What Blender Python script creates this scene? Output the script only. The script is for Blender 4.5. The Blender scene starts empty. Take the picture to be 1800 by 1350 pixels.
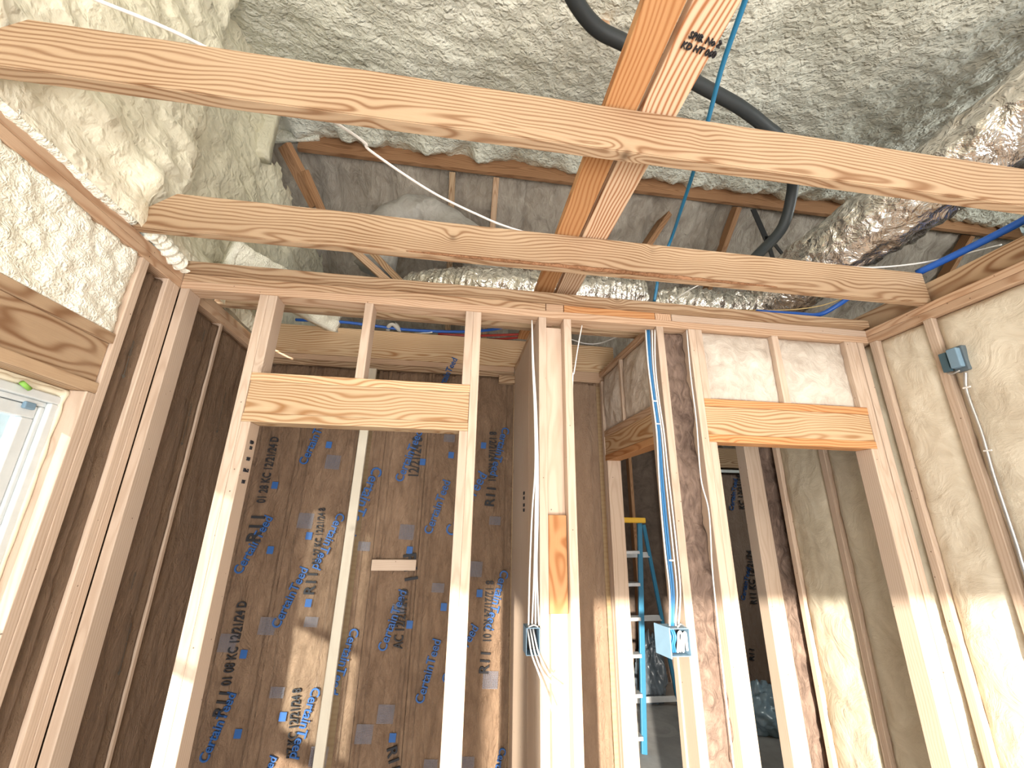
import bpy, bmesh, math, random
from mathutils import Vector, Matrix, noise
random.seed(7)
S = bpy.context.scene
COL = S.collection

# ------------------------------------------------------------------ camera
FPX = 719.7251
CAM = Vector((0.0, -1.7991, 1.7452))
CR = Matrix.Rotation(-.1336, 3, 'Z') @ Matrix.Rotation(math.pi/2+.3119, 3, 'X') @ Matrix.Rotation(.0176, 3, 'Z')
cd = bpy.data.cameras.new('camera'); cam = bpy.data.objects.new('camera', cd); COL.objects.link(cam)
cam.matrix_world = Matrix.Translation(CAM) @ CR.to_4x4()
cd.sensor_width = 36; cd.lens = FPX/1800*36; cd.clip_start = .02
S.camera = cam
S.view_settings.view_transform = 'Standard'; S.view_settings.look = 'None'
S.view_settings.gamma = 1; S.view_settings.use_curve_mapping = False
S.view_settings.exposure = 0.42
# ------------------------------------------------------------------ world, sun, big lights
W = bpy.data.worlds.new('sky'); S.world = W; W.use_nodes = True
bg = W.node_tree.nodes['Background']
bg.inputs[0].default_value = (.72, .88, 1.0, 1); bg.inputs[1].default_value = .95
sl = bpy.data.lights.new('sun', 'SUN'); so = bpy.data.objects.new('sun', sl); COL.objects.link(so)
sl.energy = 10.0; sl.angle = .02; sl.color = (1, .93, .8)
so.rotation_euler = Vector((.40, 1, -.18)).to_track_quat('-Z', 'Y').to_euler()
def area(name, loc, dirv, sx, sy, e, col):
    l = bpy.data.lights.new(name, 'AREA'); l.shape = 'RECTANGLE'; l.size = sx; l.size_y = sy; l.energy = e; l.color = col
    o = bpy.data.objects.new(name, l); COL.objects.link(o); o.location = loc
    o.rotation_euler = Vector(dirv).to_track_quat('-Z', 'Y').to_euler(); return o
area('daylight_rear_windows', (.45, -3.75, 1.15), (0, 1, .0), 3.0, 1.8, 58, (1, .97, .94))
area('added_upward_fill', (.2, -3.6, .3), (.05, .75, 1), 2.4, .9, 92, (1, .96, .89))  # added upward lamp that brightens the joist undersides; no deck exists
area('added_right_fill', (2.15, -2.7, 1.5), (-1, .45, 0), 1.0, 1.2, 34, (.97, .98, 1))  # added lamp to brighten the left wall; the right wall has no window
area('daylight_left_window', (-1.5, -.95, 1.5), (1, 0, .1), 1.1, 1.0, 10, (.9, .96, 1))
area('far_room_area', (3.6, 1.2, 1.4), (-1, .8, 0), .9, 1.0, .6, (.9, .95, 1))  # weak area lamp inside the room beyond, no window modelled
area('added_attic_front_fill', (.6, -2.9, 3.35), (0, 1, .12), 3.4, .5, 52, (.98, 1, .96))  # added lamp behind the camera to lift the attic; no dormer exists
area('added_attic_right_fill', (5.3, -1.0, 3.6), (-1, .25, .12), 1.2, 1.0, 60, (.97, 1, .97))  # added lamp lighting the left foam and attic from the right

def hit(px, py, ax, v):
    d = CR @ Vector(((px-900)/FPX, (675-py)/FPX, -1.0)); i = 'XYZ'.index(ax)
    return CAM + d*((v-CAM[i])/d[i])
# ------------------------------------------------------------------ materials
def newmat(n):
    m = bpy.data.materials.new(n); m.use_nodes = True
    t = m.node_tree; return m, t, t.nodes['Principled BSDF']
def N(t, k, **kw):
    n = t.nodes.new(k)
    for a, b in kw.items():
        if a in n.bl_rna.properties: setattr(n, a, b)
        else: n.inputs[a.replace('_', ' ')].default_value = b
    return n
def M2(t, op, a, b=None, c=None):
    n = t.nodes.new('ShaderNodeMath'); n.operation = op
    for i, x in enumerate((a, b, c)):
        if x is None: continue
        if isinstance(x, (int, float)): n.inputs[i].default_value = x
        else: t.links.new(x, n.inputs[i])
    return n.outputs[0]
def ramp(t, fac, stops):
    r = t.nodes.new('ShaderNodeValToRGB'); e = r.color_ramp.elements
    while len(e) < len(stops): e.new(.5)
    for i, (p, c) in enumerate(stops):
        e[i].position = p; e[i].color = tuple(c)+(1,) if len(c) == 3 else c
    t.links.new(fac, r.inputs[0]); return r.outputs[0]
def mix(t, f, a, b, mode='MIX'):
    n = t.nodes.new('ShaderNodeMix'); n.data_type = 'RGBA'; n.blend_type = mode
    for s, x in ((n.inputs[0], f), (n.inputs[6], a), (n.inputs[7], b)):
        if isinstance(x, (int, float)): s.default_value = x
        elif isinstance(x, tuple): s.default_value = tuple(x)+(1,) if len(x) == 3 else x
        else: t.links.new(x, s)
    return n.outputs[2]
def bump(t, bsdf, h, st, dist=.01):
    b = t.nodes.new('ShaderNodeBump'); b.inputs['Strength'].default_value = st; b.inputs['Distance'].default_value = dist
    t.links.new(h, b.inputs['Height']); t.links.new(b.outputs[0], bsdf.inputs['Normal'])

def wood(name, light, mid, dark, contrast=1.0, ring=.011, nails=True, knot=True, spread=.12):
    m, t, B = newmat(name); L = t.links
    tc = N(t, 'ShaderNodeTexCoord'); oi = N(t, 'ShaderNodeObjectInfo')
    off = N(t, 'ShaderNodeCombineXYZ')
    L.new(M2(t, 'MULTIPLY', oi.outputs['Random'], 37.), off.inputs[0])
    va = N(t, 'ShaderNodeVectorMath', operation='ADD'); L.new(tc.outputs['Object'], va.inputs[0]); L.new(off.outputs[0], va.inputs[1])
    P = va.outputs[0]
    # knots
    vo = N(t, 'ShaderNodeTexVoronoi', Scale=3.1); L.new(P, vo.inputs['Vector'])
    kd = vo.outputs['Distance']
    kn = M2(t, 'EXPONENT', M2(t, 'MULTIPLY', M2(t, 'MULTIPLY', kd, kd), -70.))
    # slow wander of the pith along the board
    mp = N(t, 'ShaderNodeMapping'); mp.inputs['Scale'].default_value = (.9, 3, 3); L.new(P, mp.inputs[0])
    n1 = N(t, 'ShaderNodeTexNoise', Scale=1.6, Detail=2.0, Roughness=.5); L.new(mp.outputs[0], n1.inputs['Vector'])
    sp = N(t, 'ShaderNodeSeparateXYZ'); L.new(tc.outputs['Object'], sp.inputs[0])
    sn = N(t, 'ShaderNodeSeparateColor'); L.new(n1.outputs['Color'], sn.inputs[0])
    yy = M2(t, 'ADD', sp.outputs[1], M2(t, 'MULTIPLY', M2(t, 'SUBTRACT', sn.outputs[0], .5), spread))
    zz = M2(t, 'ADD', M2(t, 'ADD', sp.outputs[2], .07), M2(t, 'MULTIPLY', M2(t, 'SUBTRACT', sn.outputs[1], .5), spread))
    r = M2(t, 'SQRT', M2(t, 'ADD', M2(t, 'MULTIPLY', yy, yy), M2(t, 'MULTIPLY', zz, zz)))
    r = M2(t, 'ADD', r, M2(t, 'MULTIPLY', kn, .03))
    s = M2(t, 'SINE', M2(t, 'MULTIPLY', r, 6.2832/ring))
    f = M2(t, 'POWER', M2(t, 'MULTIPLY_ADD', s, .5, .5), 2.2)
    # fine fibre
    mf = N(t, 'ShaderNodeMapping'); mf.inputs['Scale'].default_value = (3, 90, 90); L.new(P, mf.inputs[0])
    n2 = N(t, 'ShaderNodeTexNoise', Scale=4.0, Detail=3.0); L.new(mf.outputs[0], n2.inputs['Vector'])
    n3 = N(t, 'ShaderNodeTexNoise', Scale=2.5, Detail=2.0); L.new(P, n3.inputs['Vector'])
    base = mix(t, n3.outputs[0], light, mid)
    fac = M2(t, 'MULTIPLY', f, M2(t, 'MULTIPLY_ADD', n3.outputs[0], contrast*.9, contrast*.25))
    c = mix(t, fac, base, dark)
    c = mix(t, M2(t, 'MULTIPLY', n2.outputs[0], .28), c, dark)
    if knot:
        kk = M2(t, 'LESS_THAN', kd, .055)
        c = mix(t, M2(t, 'MULTIPLY', M2(t, 'SMOOTH_MIN', M2(t, 'EXPONENT', M2(t, 'MULTIPLY', M2(t, 'MULTIPLY', kd, kd), -420.)), 1., .01), .8), c, tuple(x*.35 for x in dark))
    if nails:
        v2 = N(t, 'ShaderNodeTexVoronoi', Scale=18.0); L.new(P, v2.inputs['Vector'])
        c = mix(t, M2(t, 'MULTIPLY', M2(t, 'LESS_THAN', v2.outputs['Distance'], .05), .75), c, (.06, .03, .015))
    v = M2(t, 'MULTIPLY_ADD', oi.outputs['Random'], .22, .89)
    hs = N(t, 'ShaderNodeHueSaturation'); L.new(c, hs.inputs['Color']); L.new(v, hs.inputs['Value'])
    L.new(hs.outputs[0], B.inputs['Base Color']); B.inputs['Roughness'].default_value = .72
    B.inputs['Specular IOR Level'].default_value = .25
    bump(t, B, n2.outputs[0], .25, .002)
    return m
MW = {
 'stud':  wood('pine_stud_wood', (.64, .515, .415), (.56, .43, .33), (.34, .22, .14), .42, .010, spread=.07),
 'joist': wood('pine_joist_wood', (.50, .365, .24), (.43, .30, .185), (.19, .09, .04), 1.1, .015, nails=False, spread=.16),
 'header': wood('header_wood', (.62, .465, .30), (.56, .395, .235), (.30, .14, .05), 1.1, .0125, nails=False, spread=.15),
 'plate': wood('plate_wood', (.60, .44, .31), (.52, .355, .235), (.29, .14, .065), .8, .010, spread=.10),
 'orange': wood('orange_pine', (.60, .34, .165), (.52, .27, .115), (.32, .11, .03), 1.0, .014, nails=False, spread=.12),
 'striped': wood('striped_pine', (.72, .56, .40), (.68, .50, .34), (.34, .14, .06), 1.4, .016, nails=False, spread=.12),
 'brown': wood('attic_brown_wood', (.44, .25, .135), (.34, .18, .09), (.14, .06, .025), .7, .013, nails=False),
}
def foam(name, a, b, c, sc=16., st=.8):
    m, t, B = newmat(name); L = t.links
    tc = N(t, 'ShaderNodeTexCoord')
    n0 = N(t, 'ShaderNodeTexNoise', Scale=1.3, Detail=3.0); L.new(tc.outputs['Object'], n0.inputs['Vector'])
    n1 = N(t, 'ShaderNodeTexNoise', Scale=sc, Detail=4.0, Roughness=.5, Distortion=.3); L.new(tc.outputs['Object'], n1.inputs['Vector'])
    vo = N(t, 'ShaderNodeTexVoronoi', Scale=sc*1.3, feature='SMOOTH_F1', Smoothness=.7)
    ad = mix(t, .12, tc.outputs['Object'], n1.outputs['Color'], 'ADD'); L.new(ad, vo.inputs['Vector'])
    col = ramp(t, n0.outputs[0], [(.3, a), (.55, b), (.75, c)])
    L.new(col, B.inputs['Base Color']); B.inputs['Roughness'].default_value = .62
    B.inputs['Specular IOR Level'].default_value = .35
    B.inputs['Subsurface Weight'].default_value = 0
    h = M2(t, 'SUBTRACT', M2(t, 'MULTIPLY', n1.outputs[0], .25), M2(t, 'MULTIPLY', vo.outputs['Distance'], 1.0))
    bump(t, B, h, st, .022)
    return m
F_ROOF = foam('spray_foam_roof', (.64, .64, .54), (.78, .775, .67), (.83, .83, .73), 21, .75)
F_WALL = foam('spray_foam_wall', (.66, .62, .47), (.77, .73, .58), (.83, .79, .65), 15, .55)
F_WIN = foam('spray_foam_trimmed', (.78, .75, .62), (.86, .84, .72), (.90, .88, .78), 34, .5)
def fibre(name, a, b, sc=9., st=.6, stretch=(1, 1, 1), dist=.02, rough=.85):
    m, t, B = newmat(name); L = t.links
    tc = N(t, 'ShaderNodeTexCoord'); mp = N(t, 'ShaderNodeMapping'); mp.inputs['Scale'].default_value = stretch
    L.new(tc.outputs['Object'], mp.inputs[0])
    n0 = N(t, 'ShaderNodeTexNoise', Scale=3.5, Detail=4.0, Distortion=.6); L.new(mp.outputs[0], n0.inputs['Vector'])
    n1 = N(t, 'ShaderNodeTexNoise', Scale=sc, Detail=6.0, Roughness=.65, Distortion=2.0); L.new(mp.outputs[0], n1.inputs['Vector'])
    f = M2(t, 'MULTIPLY_ADD', n1.outputs[0], .6, M2(t, 'MULTIPLY', n0.outputs[0], .4))
    L.new(ramp(t, f, [(.35, a), (.65, b)]), B.inputs['Base Color'])
    B.inputs['Roughness'].default_value = rough; B.inputs['Specular IOR Level'].default_value = .2
    bump(t, B, f, st, dist); return m
FIB = fibre('white_fiberglass', (.46, .385, .32), (.70, .64, .56), 9, 1.0)
FIBR = fibre('cream_fiberglass_facing', (.56, .49, .385), (.72, .66, .545), 6, .8)
FIBY = fibre('yellowish_fiberglass', (.50, .44, .33), (.66, .60, .48), 6, .8)
BRN = fibre('brown_fiberglass', (.06, .038, .03), (.29, .205, .16), 16, 1.0, (1, 1, .4), .03)
GREY = fibre('attic_grey_batts', (.26, .22, .18), (.47, .42, .36), 7, 1.0, (1.6, .8, .8), .05)
def kraft(name, a, b):
    m, t, B = newmat(name); L = t.links
    tc = N(t, 'ShaderNodeTexCoord'); mp = N(t, 'ShaderNodeMapping'); mp.inputs['Scale'].default_value = (3.2, 3.2, 1.3)
    L.new(tc.outputs['Object'], mp.inputs[0])
    n0 = N(t, 'ShaderNodeTexNoise', Scale=1.2, Detail=4.0); L.new(tc.outputs['Object'], n0.inputs['Vector'])
    n1 = N(t, 'ShaderNodeTexNoise', Scale=7., Detail=8.0, Roughness=.8, Distortion=.3); L.new(mp.outputs[0], n1.inputs['Vector'])
    f = M2(t, 'MULTIPLY_ADD', n1.outputs[0], .65, M2(t, 'MULTIPLY', n0.outputs[0], .35))
    L.new(ramp(t, f, [(.36, a), (.64, b)]), B.inputs['Base Color'])
    B.inputs['Roughness'].default_value = .5; B.inputs['Specular IOR Level'].default_value = .35
    wv = N(t, 'ShaderNodeTexNoise', Scale=3.0, Detail=5.0, Roughness=.7, Distortion=1.2); L.new(mp.outputs[0], wv.inputs['Vector'])
    rd = M2(t, 'ABSOLUTE', M2(t, 'SUBTRACT', wv.outputs[0], .5))
    bump(t, B, M2(t, 'ADD', rd, M2(t, 'MULTIPLY', n1.outputs[0], .5)), 1.0, .045); return m
KRA = kraft('kraft_paper', (.165, .10, .062), (.36, .24, .158))
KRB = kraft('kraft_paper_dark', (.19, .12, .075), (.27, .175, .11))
KRC = kraft('kraft_paper_plain', (.32, .21, .14), (.42, .29, .20))
def flat(name, c, r=.5, me=0, spec=.4):
    m, t, B = newmat(name); B.inputs['Base Color'].default_value = tuple(c)+(1,)
    B.inputs['Roughness'].default_value = r; B.inputs['Metallic'].default_value = me
    B.inputs['Specular IOR Level'].default_value = spec
    tc = N(t, 'ShaderNodeTexCoord'); n = N(t, 'ShaderNodeTexNoise', Scale=30., Detail=3.0); t.links.new(tc.outputs['Object'], n.inputs['Vector'])
    t.links.new(mix(t, n.outputs[0], tuple(x*.88 for x in c), tuple(min(1, x*1.08) for x in c)), B.inputs['Base Color'])
    return m
INKB = flat('blue_ink', (.018, .085, .27), .6); INKK = flat('black_ink', (.018, .018, .022), .7)
INKG = flat('faded_ink', (.17, .17, .20), .7); INKL = flat('pale_grey_ink', (.10, .09, .075), .8)
WHITE = flat('white_cable_jacket', (.78, .76, .74), .4); BLUE = flat('blue_cable_jacket', (.03, .16, .36), .35)
PEXB = flat('blue_pipe_plastic', (.02, .10, .42), .3); PEXR = flat('red_pipe_plastic', (.35, .03, .02), .35)
BOXB = flat('blue_grey_box_plastic', (.17, .27, .36), .45); BOXD = flat('dark_box_inside', (.02, .02, .022), .6)
BLACK = flat('black_insulation_rubber', (.022, .027, .03), .5); GRYP = flat('grey_line_cover', (.16, .17, .18), .45)
STEEL = flat('galvanised_steel', (.5, .5, .5), .35, .9); VINYL = flat('white_vinyl', (.62, .66, .67), .35)
LADB = flat('blue_fiberglass_ladder', (.03, .16, .27), .45); LADY = flat('yellow_plastic', (.75, .42, .03), .45)
ALU = flat('aluminium', (.62, .62, .62), .35, .6); BAG = flat('grey_plastic_bag', (.10, .12, .14), .25, 0, .7)
BAGW = flat('pale_blue_plastic', (.22, .32, .40), .25, 0, .7); TAPE = flat('white_strap', (.6, .58, .52), .6)
CREAM = flat('cream_sealant', (.75, .70, .55), .6); GREEN = flat('green_tape', (.22, .45, .08), .6)
DARKR = flat('dark_steel', (.02, .02, .022), .5)
def foil():
    m, t, B = newmat('silver_foil'); L = t.links
    tc = N(t, 'ShaderNodeTexCoord'); n = N(t, 'ShaderNodeTexNoise', Scale=11., Detail=3.0, Roughness=.6, Distortion=1.5); L.new(tc.outputs['Object'], n.inputs['Vector'])
    vo = N(t, 'ShaderNodeTexVoronoi', Scale=26., feature='F1'); L.new(tc.outputs['Object'], vo.inputs['Vector'])
    B.inputs['Metallic'].default_value = .92; B.inputs['Roughness'].default_value = .2
    L.new(ramp(t, n.outputs[0], [(.35, (.62, .58, .53)), (.65, (.90, .88, .85))]), B.inputs['Base Color'])
    bump(t, B, M2(t, 'ADD', n.outputs[0], M2(t, 'MULTIPLY', vo.outputs['Distance'], .25)), .7, .03); return m
FOIL = foil()
DUL = fibre('grey_duct_jacket', (.30, .28, .25), (.46, .44, .41), 9, .8, rough=.4)
def slabmat():
    m, t, B = newmat('concrete_slab'); L = t.links
    tc = N(t, 'ShaderNodeTexCoord'); n = N(t, 'ShaderNodeTexNoise', Scale=3., Detail=8.0, Roughness=.65); L.new(tc.outputs['Object'], n.inputs['Vector'])
    L.new(ramp(t, n.outputs[0], [(.3, (.20, .195, .19)), (.7, (.34, .33, .32))]), B.inputs['Base Color']); B.inputs['Roughness'].default_value = .75
    bump(t, B, n.outputs[0], .2); return m
SLAB = slabmat()
PLY = wood('plywood_sheathing', (.55, .40, .24), (.48, .33, .18), (.35, .2, .1), .4, .03, nails=False)

# ------------------------------------------------------------------ object helpers
def tag(o, label=None, cat=None, group=None, kind=None):
    if label: o['label'] = label
    if cat: o['category'] = cat
    if group: o['group'] = group
    if kind: o['kind'] = kind
    return o
def link(name, me, mat, parent=None, smooth=False):
    o = bpy.data.objects.new(name, me); COL.objects.link(o)
    if mat is not None: me.materials.append(mat)
    if smooth:
        for p in me.polygons: p.use_smooth = True
    if parent is not None: o.parent = parent
    return o
def fin(name, bm, mat, parent=None, smooth=False):
    me = bpy.data.meshes.new(name); bm.to_mesh(me); bm.free()
    return link(name, me, mat, parent, smooth)
def empty(name, loc, label, cat, group=None):
    o = bpy.data.objects.new(name, None); COL.objects.link(o); o.location = loc; o.empty_display_size = .1
    return tag(o, label, cat, group)
def par(o, p):
    o.parent = p; o.matrix_parent_inverse = Matrix.Translation(p.location).inverted(); return o
AX = {0: Matrix(((1, 0, 0), (0, 1, 0), (0, 0, 1))), 1: Matrix(((0, 0, 1), (1, 0, 0), (0, 1, 0))), 2: Matrix(((0, 1, 0), (0, 0, 1), (1, 0, 0)))}
def box_bm(dx, dy, dz, bev=.0025, seg=2):
    bm = bmesh.new(); bmesh.ops.create_cube(bm, size=1)
    for v in bm.verts: v.co = Vector((v.co.x*dx, v.co.y*dy, v.co.z*dz))
    if bev: bmesh.ops.bevel(bm, geom=bm.edges[:], offset=bev, segments=seg, affect='EDGES', profile=.5)
    return bm
def board(name, b, mat, label=None, cat=None, group=None, parent=None, bev=.003, tilt=None, warp=0):
    """b = x0,x1,y0,y1,z0,z1 ; the mesh runs along its local X"""
    x0, x1, y0, y1, z0, z1 = b
    d = Vector((x1-x0, y1-y0, z1-z0)); c = Vector((x0+x1, y0+y1, z0+z1))/2
    k = max(range(3), key=lambda i: d[i]); R = AX[k]
    l = R.transposed() @ d
    bm = box_bm(abs(l.x), abs(l.y), abs(l.z), min(bev, min(abs(q) for q in d)*.3))
    o = fin(name, bm, MW[mat] if isinstance(mat, str) else mat)
    Rm = R if tilt is None else (Matrix.Rotation(tilt[1], 3, tilt[0]) @ R)
    o.matrix_world = Matrix.Translation(c) @ Rm.to_4x4()
    if parent is not None: par(o, parent)
    return tag(o, label, cat, group)
def bar(name, p0, p1, w, t, mat, up=(0, 0, 1), label=None, cat=None, group=None, parent=None, bev=.003):
    p0, p1 = Vector(p0), Vector(p1); x = (p1-p0); L = x.length; x.normalize()
    y = Vector(up).cross(x); y.normalize(); z = x.cross(y)
    o = fin(name, box_bm(L, w, t, min(bev, w*.3, t*.3)), MW[mat] if isinstance(mat, str) else mat)
    R = Matrix((x, y, z)).transposed()
    o.matrix_world = Matrix.Translation((p0+p1)/2) @ R.to_4x4()
    if parent is not None: par(o, parent)
    return tag(o, label, cat, group)
def spline(pts, n=8):
    P = [Vector(p) for p in pts]; P = [P[0]*2-P[1]]+P+[P[-1]*2-P[-2]]; out = []
    for i in range(1, len(P)-2):
        for k in range(n):
            t = k/n; a, b, c, d = P[i-1:i+3]
            out.append(.5*((2*b)+(c-a)*t+(2*a-5*b+4*c-d)*t*t+(3*b-a-3*c+d)*t**3))
    out.append(P[-2]); return out
def tube_bm(pts, r, seg=10, rf=None, sub=8, flatten=1.0):
    path = spline(pts, sub) if len(pts) > 2 and sub > 1 else [Vector(p) for p in pts]
    bm = bmesh.new(); rings = []; up = Vector((0, 0, 1)); side = None
    for i, p in enumerate(path):
        d = (path[min(i+1, len(path)-1)]-path[max(i-1, 0)]).normalized()
        if side is None:
            side = d.cross(up if abs(d.z) < .95 else Vector((1, 0, 0))).normalized()
        else: side = (side-d*side.dot(d)).normalized()
        u2 = side.cross(d)
        ring = []
        for k in range(seg):
            a = 2*math.pi*k/seg; rr = r if rf is None else rf(i/(len(path)-1), a, p)
            ring.append(bm.verts.new(p+side*math.cos(a)*rr+u2*math.sin(a)*rr*flatten))
        rings.append(ring)
    for a, b in zip(rings, rings[1:]):
        for k in range(seg): bm.faces.new((a[k], a[(k+1) % seg], b[(k+1) % seg], b[k]))
    bm.faces.new(rings[0][::-1]); bm.faces.new(rings[-1]); return bm
def tube(name, pts, r, mat, label=None, cat=None, group=None, parent=None, seg=10, rf=None, sub=8, flatten=1.0):
    o = fin(name, tube_bm(pts, r, seg, rf, sub, flatten), mat, None, True)
    bm = None
    if parent is not None: par(o, parent)
    return tag(o, label, cat, group)
def slab(name, O, U, V, nu, nv, disp, depth, mat, label=None, cat=None, group=None, parent=None, kind=None, skip=None, edge=None):
    """closed block: front grid O+uU+vV pushed out along N=UxV by disp(u,v), flat back at -depth"""
    O, U, V = Vector(O), Vector(U), Vector(V); Nn = U.cross(V).normalized()
    bm = bmesh.new(); g = []
    for j in range(nv+1):
        row = []
        for i in range(nu+1):
            u, v = i/nu, j/nv
            base = O+U*u+V*v
            if edge: base = base+edge(u, v)
            row.append(bm.verts.new(base+Nn*disp(u, v, base)))
        g.append(row)
    for j in range(nv):
        for i in range(nu):
            if skip and skip(g[j][i].co, g[j+1][i+1].co): continue
            bm.faces.new((g[j][i], g[j][i+1], g[j+1][i+1], g[j+1][i]))
    if depth and not skip:
        per = [g[0][i] for i in range(nu)]+[g[j][nu] for j in range(nv)]+[g[nv][i] for i in range(nu, 0, -1)]+[g[j][0] for j in range(nv, 0, -1)]
        bk = []
        for v in per:
            dd = (v.co-O).dot(Nn); bk.append(bm.verts.new(v.co-Nn*(dd+depth)))
        n = len(per)
        for k in range(n):
            bm.faces.new((per[(k+1) % n], per[k], bk[k], bk[(k+1) % n]))
        bm.faces.new(bk[::-1])
    for v in [v for v in bm.verts if not v.link_faces]: bm.verts.remove(v)
    o = fin(name, bm, mat, None, True)
    if parent is not None: par(o, parent)
    return tag(o, label, cat, group, kind)
def nz(p, s, o=3): return noise.fractal(Vector(p)*s, .9, 2.1, o)
def lump(p, s):
    d, _ = noise.voronoi(Vector(p)*s + Vector((nz(p, s*.7, 2), nz(Vector(p)+Vector((9, 0, 0)), s*.7, 2), 0))*.6)
    return 1-min(1., d[0])**1.3

# ------------------------------------------------------------------ the setting: floor, roof, walls
ZP, ZH, XL, XR = 2.69, 2.10, -1.26, 2.233
def st(o): o['kind'] = 'structure'; return o
st(fin('floor', box_bm(10, 9.2, .1, 0), SLAB)).location = (1.6, .5, -.05)
# foam covered roof: rises towards the ridge board
def roofz(y): return 4.72+.36*(y-1)
def rd(u, v, b):
    return .022*lump((b.x*.8, b.y*1.0, 0), 8.5)+.026*lump((b.x, b.y*1.3, 3), 16)+.05*nz(b, 1.1)+(.10*max(0, 1-abs(b.y-.86)/.16)*(.5+nz((b.x, 0, 0), 4)))
def slab_rows(name, X0, X1, ys, nx, zf, dfun, mat):
    bm = bmesh.new(); g = []
    for y in ys:
        row = []
        for i in range(nx+1):
            x = X0+(X1-X0)*i/nx; b = Vector((x, y, zf(y)))
            row.append(bm.verts.new(b-Vector((0, -.34, .94))*dfun(0, 0, b)))
        g.append(row)
    for j in range(len(g)-1):
        for i in range(nx): bm.faces.new((g[j][i], g[j+1][i], g[j+1][i+1], g[j][i+1]))
    top = [bm.verts.new((x, y, zf(y)+.3)) for x, y in ((X0, ys[0]), (X1, ys[0]), (X1, ys[-1]), (X0, ys[-1]))]
    bm.faces.new(top)
    return fin(name, bm, mat, None, True)
ys = [-4.2+.25*i for i in range(13)]+[-1.1+.024*i for i in range(1, 88)]
st(slab_rows('ceiling', -2.5, 6.0, ys, 330, roofz, rd, F_ROOF))
# back slope of the roof, lined with grey batts
st(slab('ceiling', (6.0, 1.0, 4.62), (-8.5, 0, 0), (0, 3.2, -2.72), 170, 60,
        lambda u, v, b: .06*nz((b.x*1.5, b.y*3, 0), 1.5)+.03*lump((b.x, b.y*2, 0), 5)-.05*(abs(((b.x+.1) % .61)-.305) > .27), .1, GREY))
st(slab('wall_attic_left', (-2.4, 3.9, 2.5), (0, -3.4, 0), (0, 0, 2.3), 40, 30, lambda u, v, b: .05*nz(b, 2), .1, GREY))
st(slab('wall_attic_right', (5.9, -4.1, 2.5), (0, 8.0, 0), (0, 0, 2.6), 60, 30, lambda u, v, b: .05*nz(b, 2), .1, F_ROOF))
# upper left foam wall above the plate
def ld(u, v, b):
    y, z = b.y, b.z
    d = .055*lump((0, y*.55+z*.25, z*1.6), 6.5)+.025*lump((2, y, z), 17)+.03*nz(b, 1.2)
    if z < 3.02:
        k = (3.02-z)/.25
        near = max(math.exp(-((y+.36)/.05)**2), math.exp(-((y+.96)/.06)**2))
        d = d*(.5+.5*(1-k)) + near*.035*(1-abs(k-.35))+.01
    sb = 1/(1+math.exp(-(y+.13+.05*(z-3.4))/.02))
    d -= .13*sb*min(1, max(0, (z-2.85)/.15))
    return d
st(slab('wall_left', (-1.27, -4.1, 2.768), (0, 7.0, 0), (0, 0, 2.0), 260, 76, ld, 0, F_WALL,
        skip=lambda a, b: (a.y+b.y)/2 > .5 and (a.z+b.z)/2 > 4.03+.05*math.sin(a.y*30)))
wallbox('wall_attic_left', (-2.45, -1.25, .40, .46, 3.9, 5.0), F_WALL) if 0 else st(slab('wall_attic_left', (-1.30, .47, 3.9), (-1.2, 0, 0), (0, 0, 1.0), 40, 30, lambda u, v, b: .03*lump(b, 9)+.02*nz(b, 5), .06, F_WALL))
st(slab('ceiling', (-2.5, .93, 4.50), (1.26, 0, 0), (0, .02, .42), 50, 20, lambda u, v, b: .06*lump(b, 9)*min(1, v*4)+.03*nz(b, 5), .03, F_ROOF, edge=lambda u, v: Vector((0, 0, .12*(u > .6)*(u-.6)/.4*(1-v)))))
# outer skin of the room
def wallbox(name, b, mat):
    x0, x1, y0, y1, z0, z1 = b
    o = fin(name, box_bm(x1-x0, y1-y0, z1-z0, 0), mat); o.location = ((x0+x1)/2, (y0+y1)/2, (z0+z1)/2); return st(o)
wallbox('wall_left', (-1.42, -1.36, -.16, 3.9, 0, 2.69), PLY)
wallbox('wall_left', (-1.42, -1.36, -3.15, -1.55, 0, 2.69), PLY)
wallbox('wall_left', (-1.42, -1.36, -4.0, -3.15, 0, .9), PLY)
wallbox('wall_left', (-1.42, -1.36, -4.0, -3.15, 2.1, 2.69), PLY)
wallbox('wall_left', (-1.42, -1.36, -1.55, -.16, 2.13, 2.69), PLY)
wallbox('wall_left', (-1.42, -1.36, -1.55, -.16, 0, .75), PLY)
wallbox('wall_right', (2.325, 2.36, -4.0, .92, 0, 2.766), PLY)
wallbox('wall_back', (-1.36, 1.10, .96, 1.0, 0, 2.72), PLY)
DKW = fibre('shaded_sheathing', (.07, .05, .04), (.15, .11, .085), 5, .4)  # dimness of the far room put into a darker sheathing colour
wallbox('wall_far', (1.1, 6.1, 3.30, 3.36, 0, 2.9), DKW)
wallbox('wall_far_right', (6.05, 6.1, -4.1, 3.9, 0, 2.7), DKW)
# rear wall with daylight openings (behind the camera)
for b in ((-1.42, -1.26, 0, 2.7), (-1.26, .95, 2.14, 2.7), (-1.26, .95, 0, .08), (.95, 2.36, 0, 2.7)):
    wallbox('wall_rear', (b[0], b[1], -4.1, -4.0, b[2], b[3]), PLY)
wallbox('wall_rear', (-2.5, 6.1, -4.2, -4.1, 2.7, 3.3), PLY)
wallbox('wall_rear_right', (2.36, 6.1, -4.1, -4.0, 0, 2.7), PLY)

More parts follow.
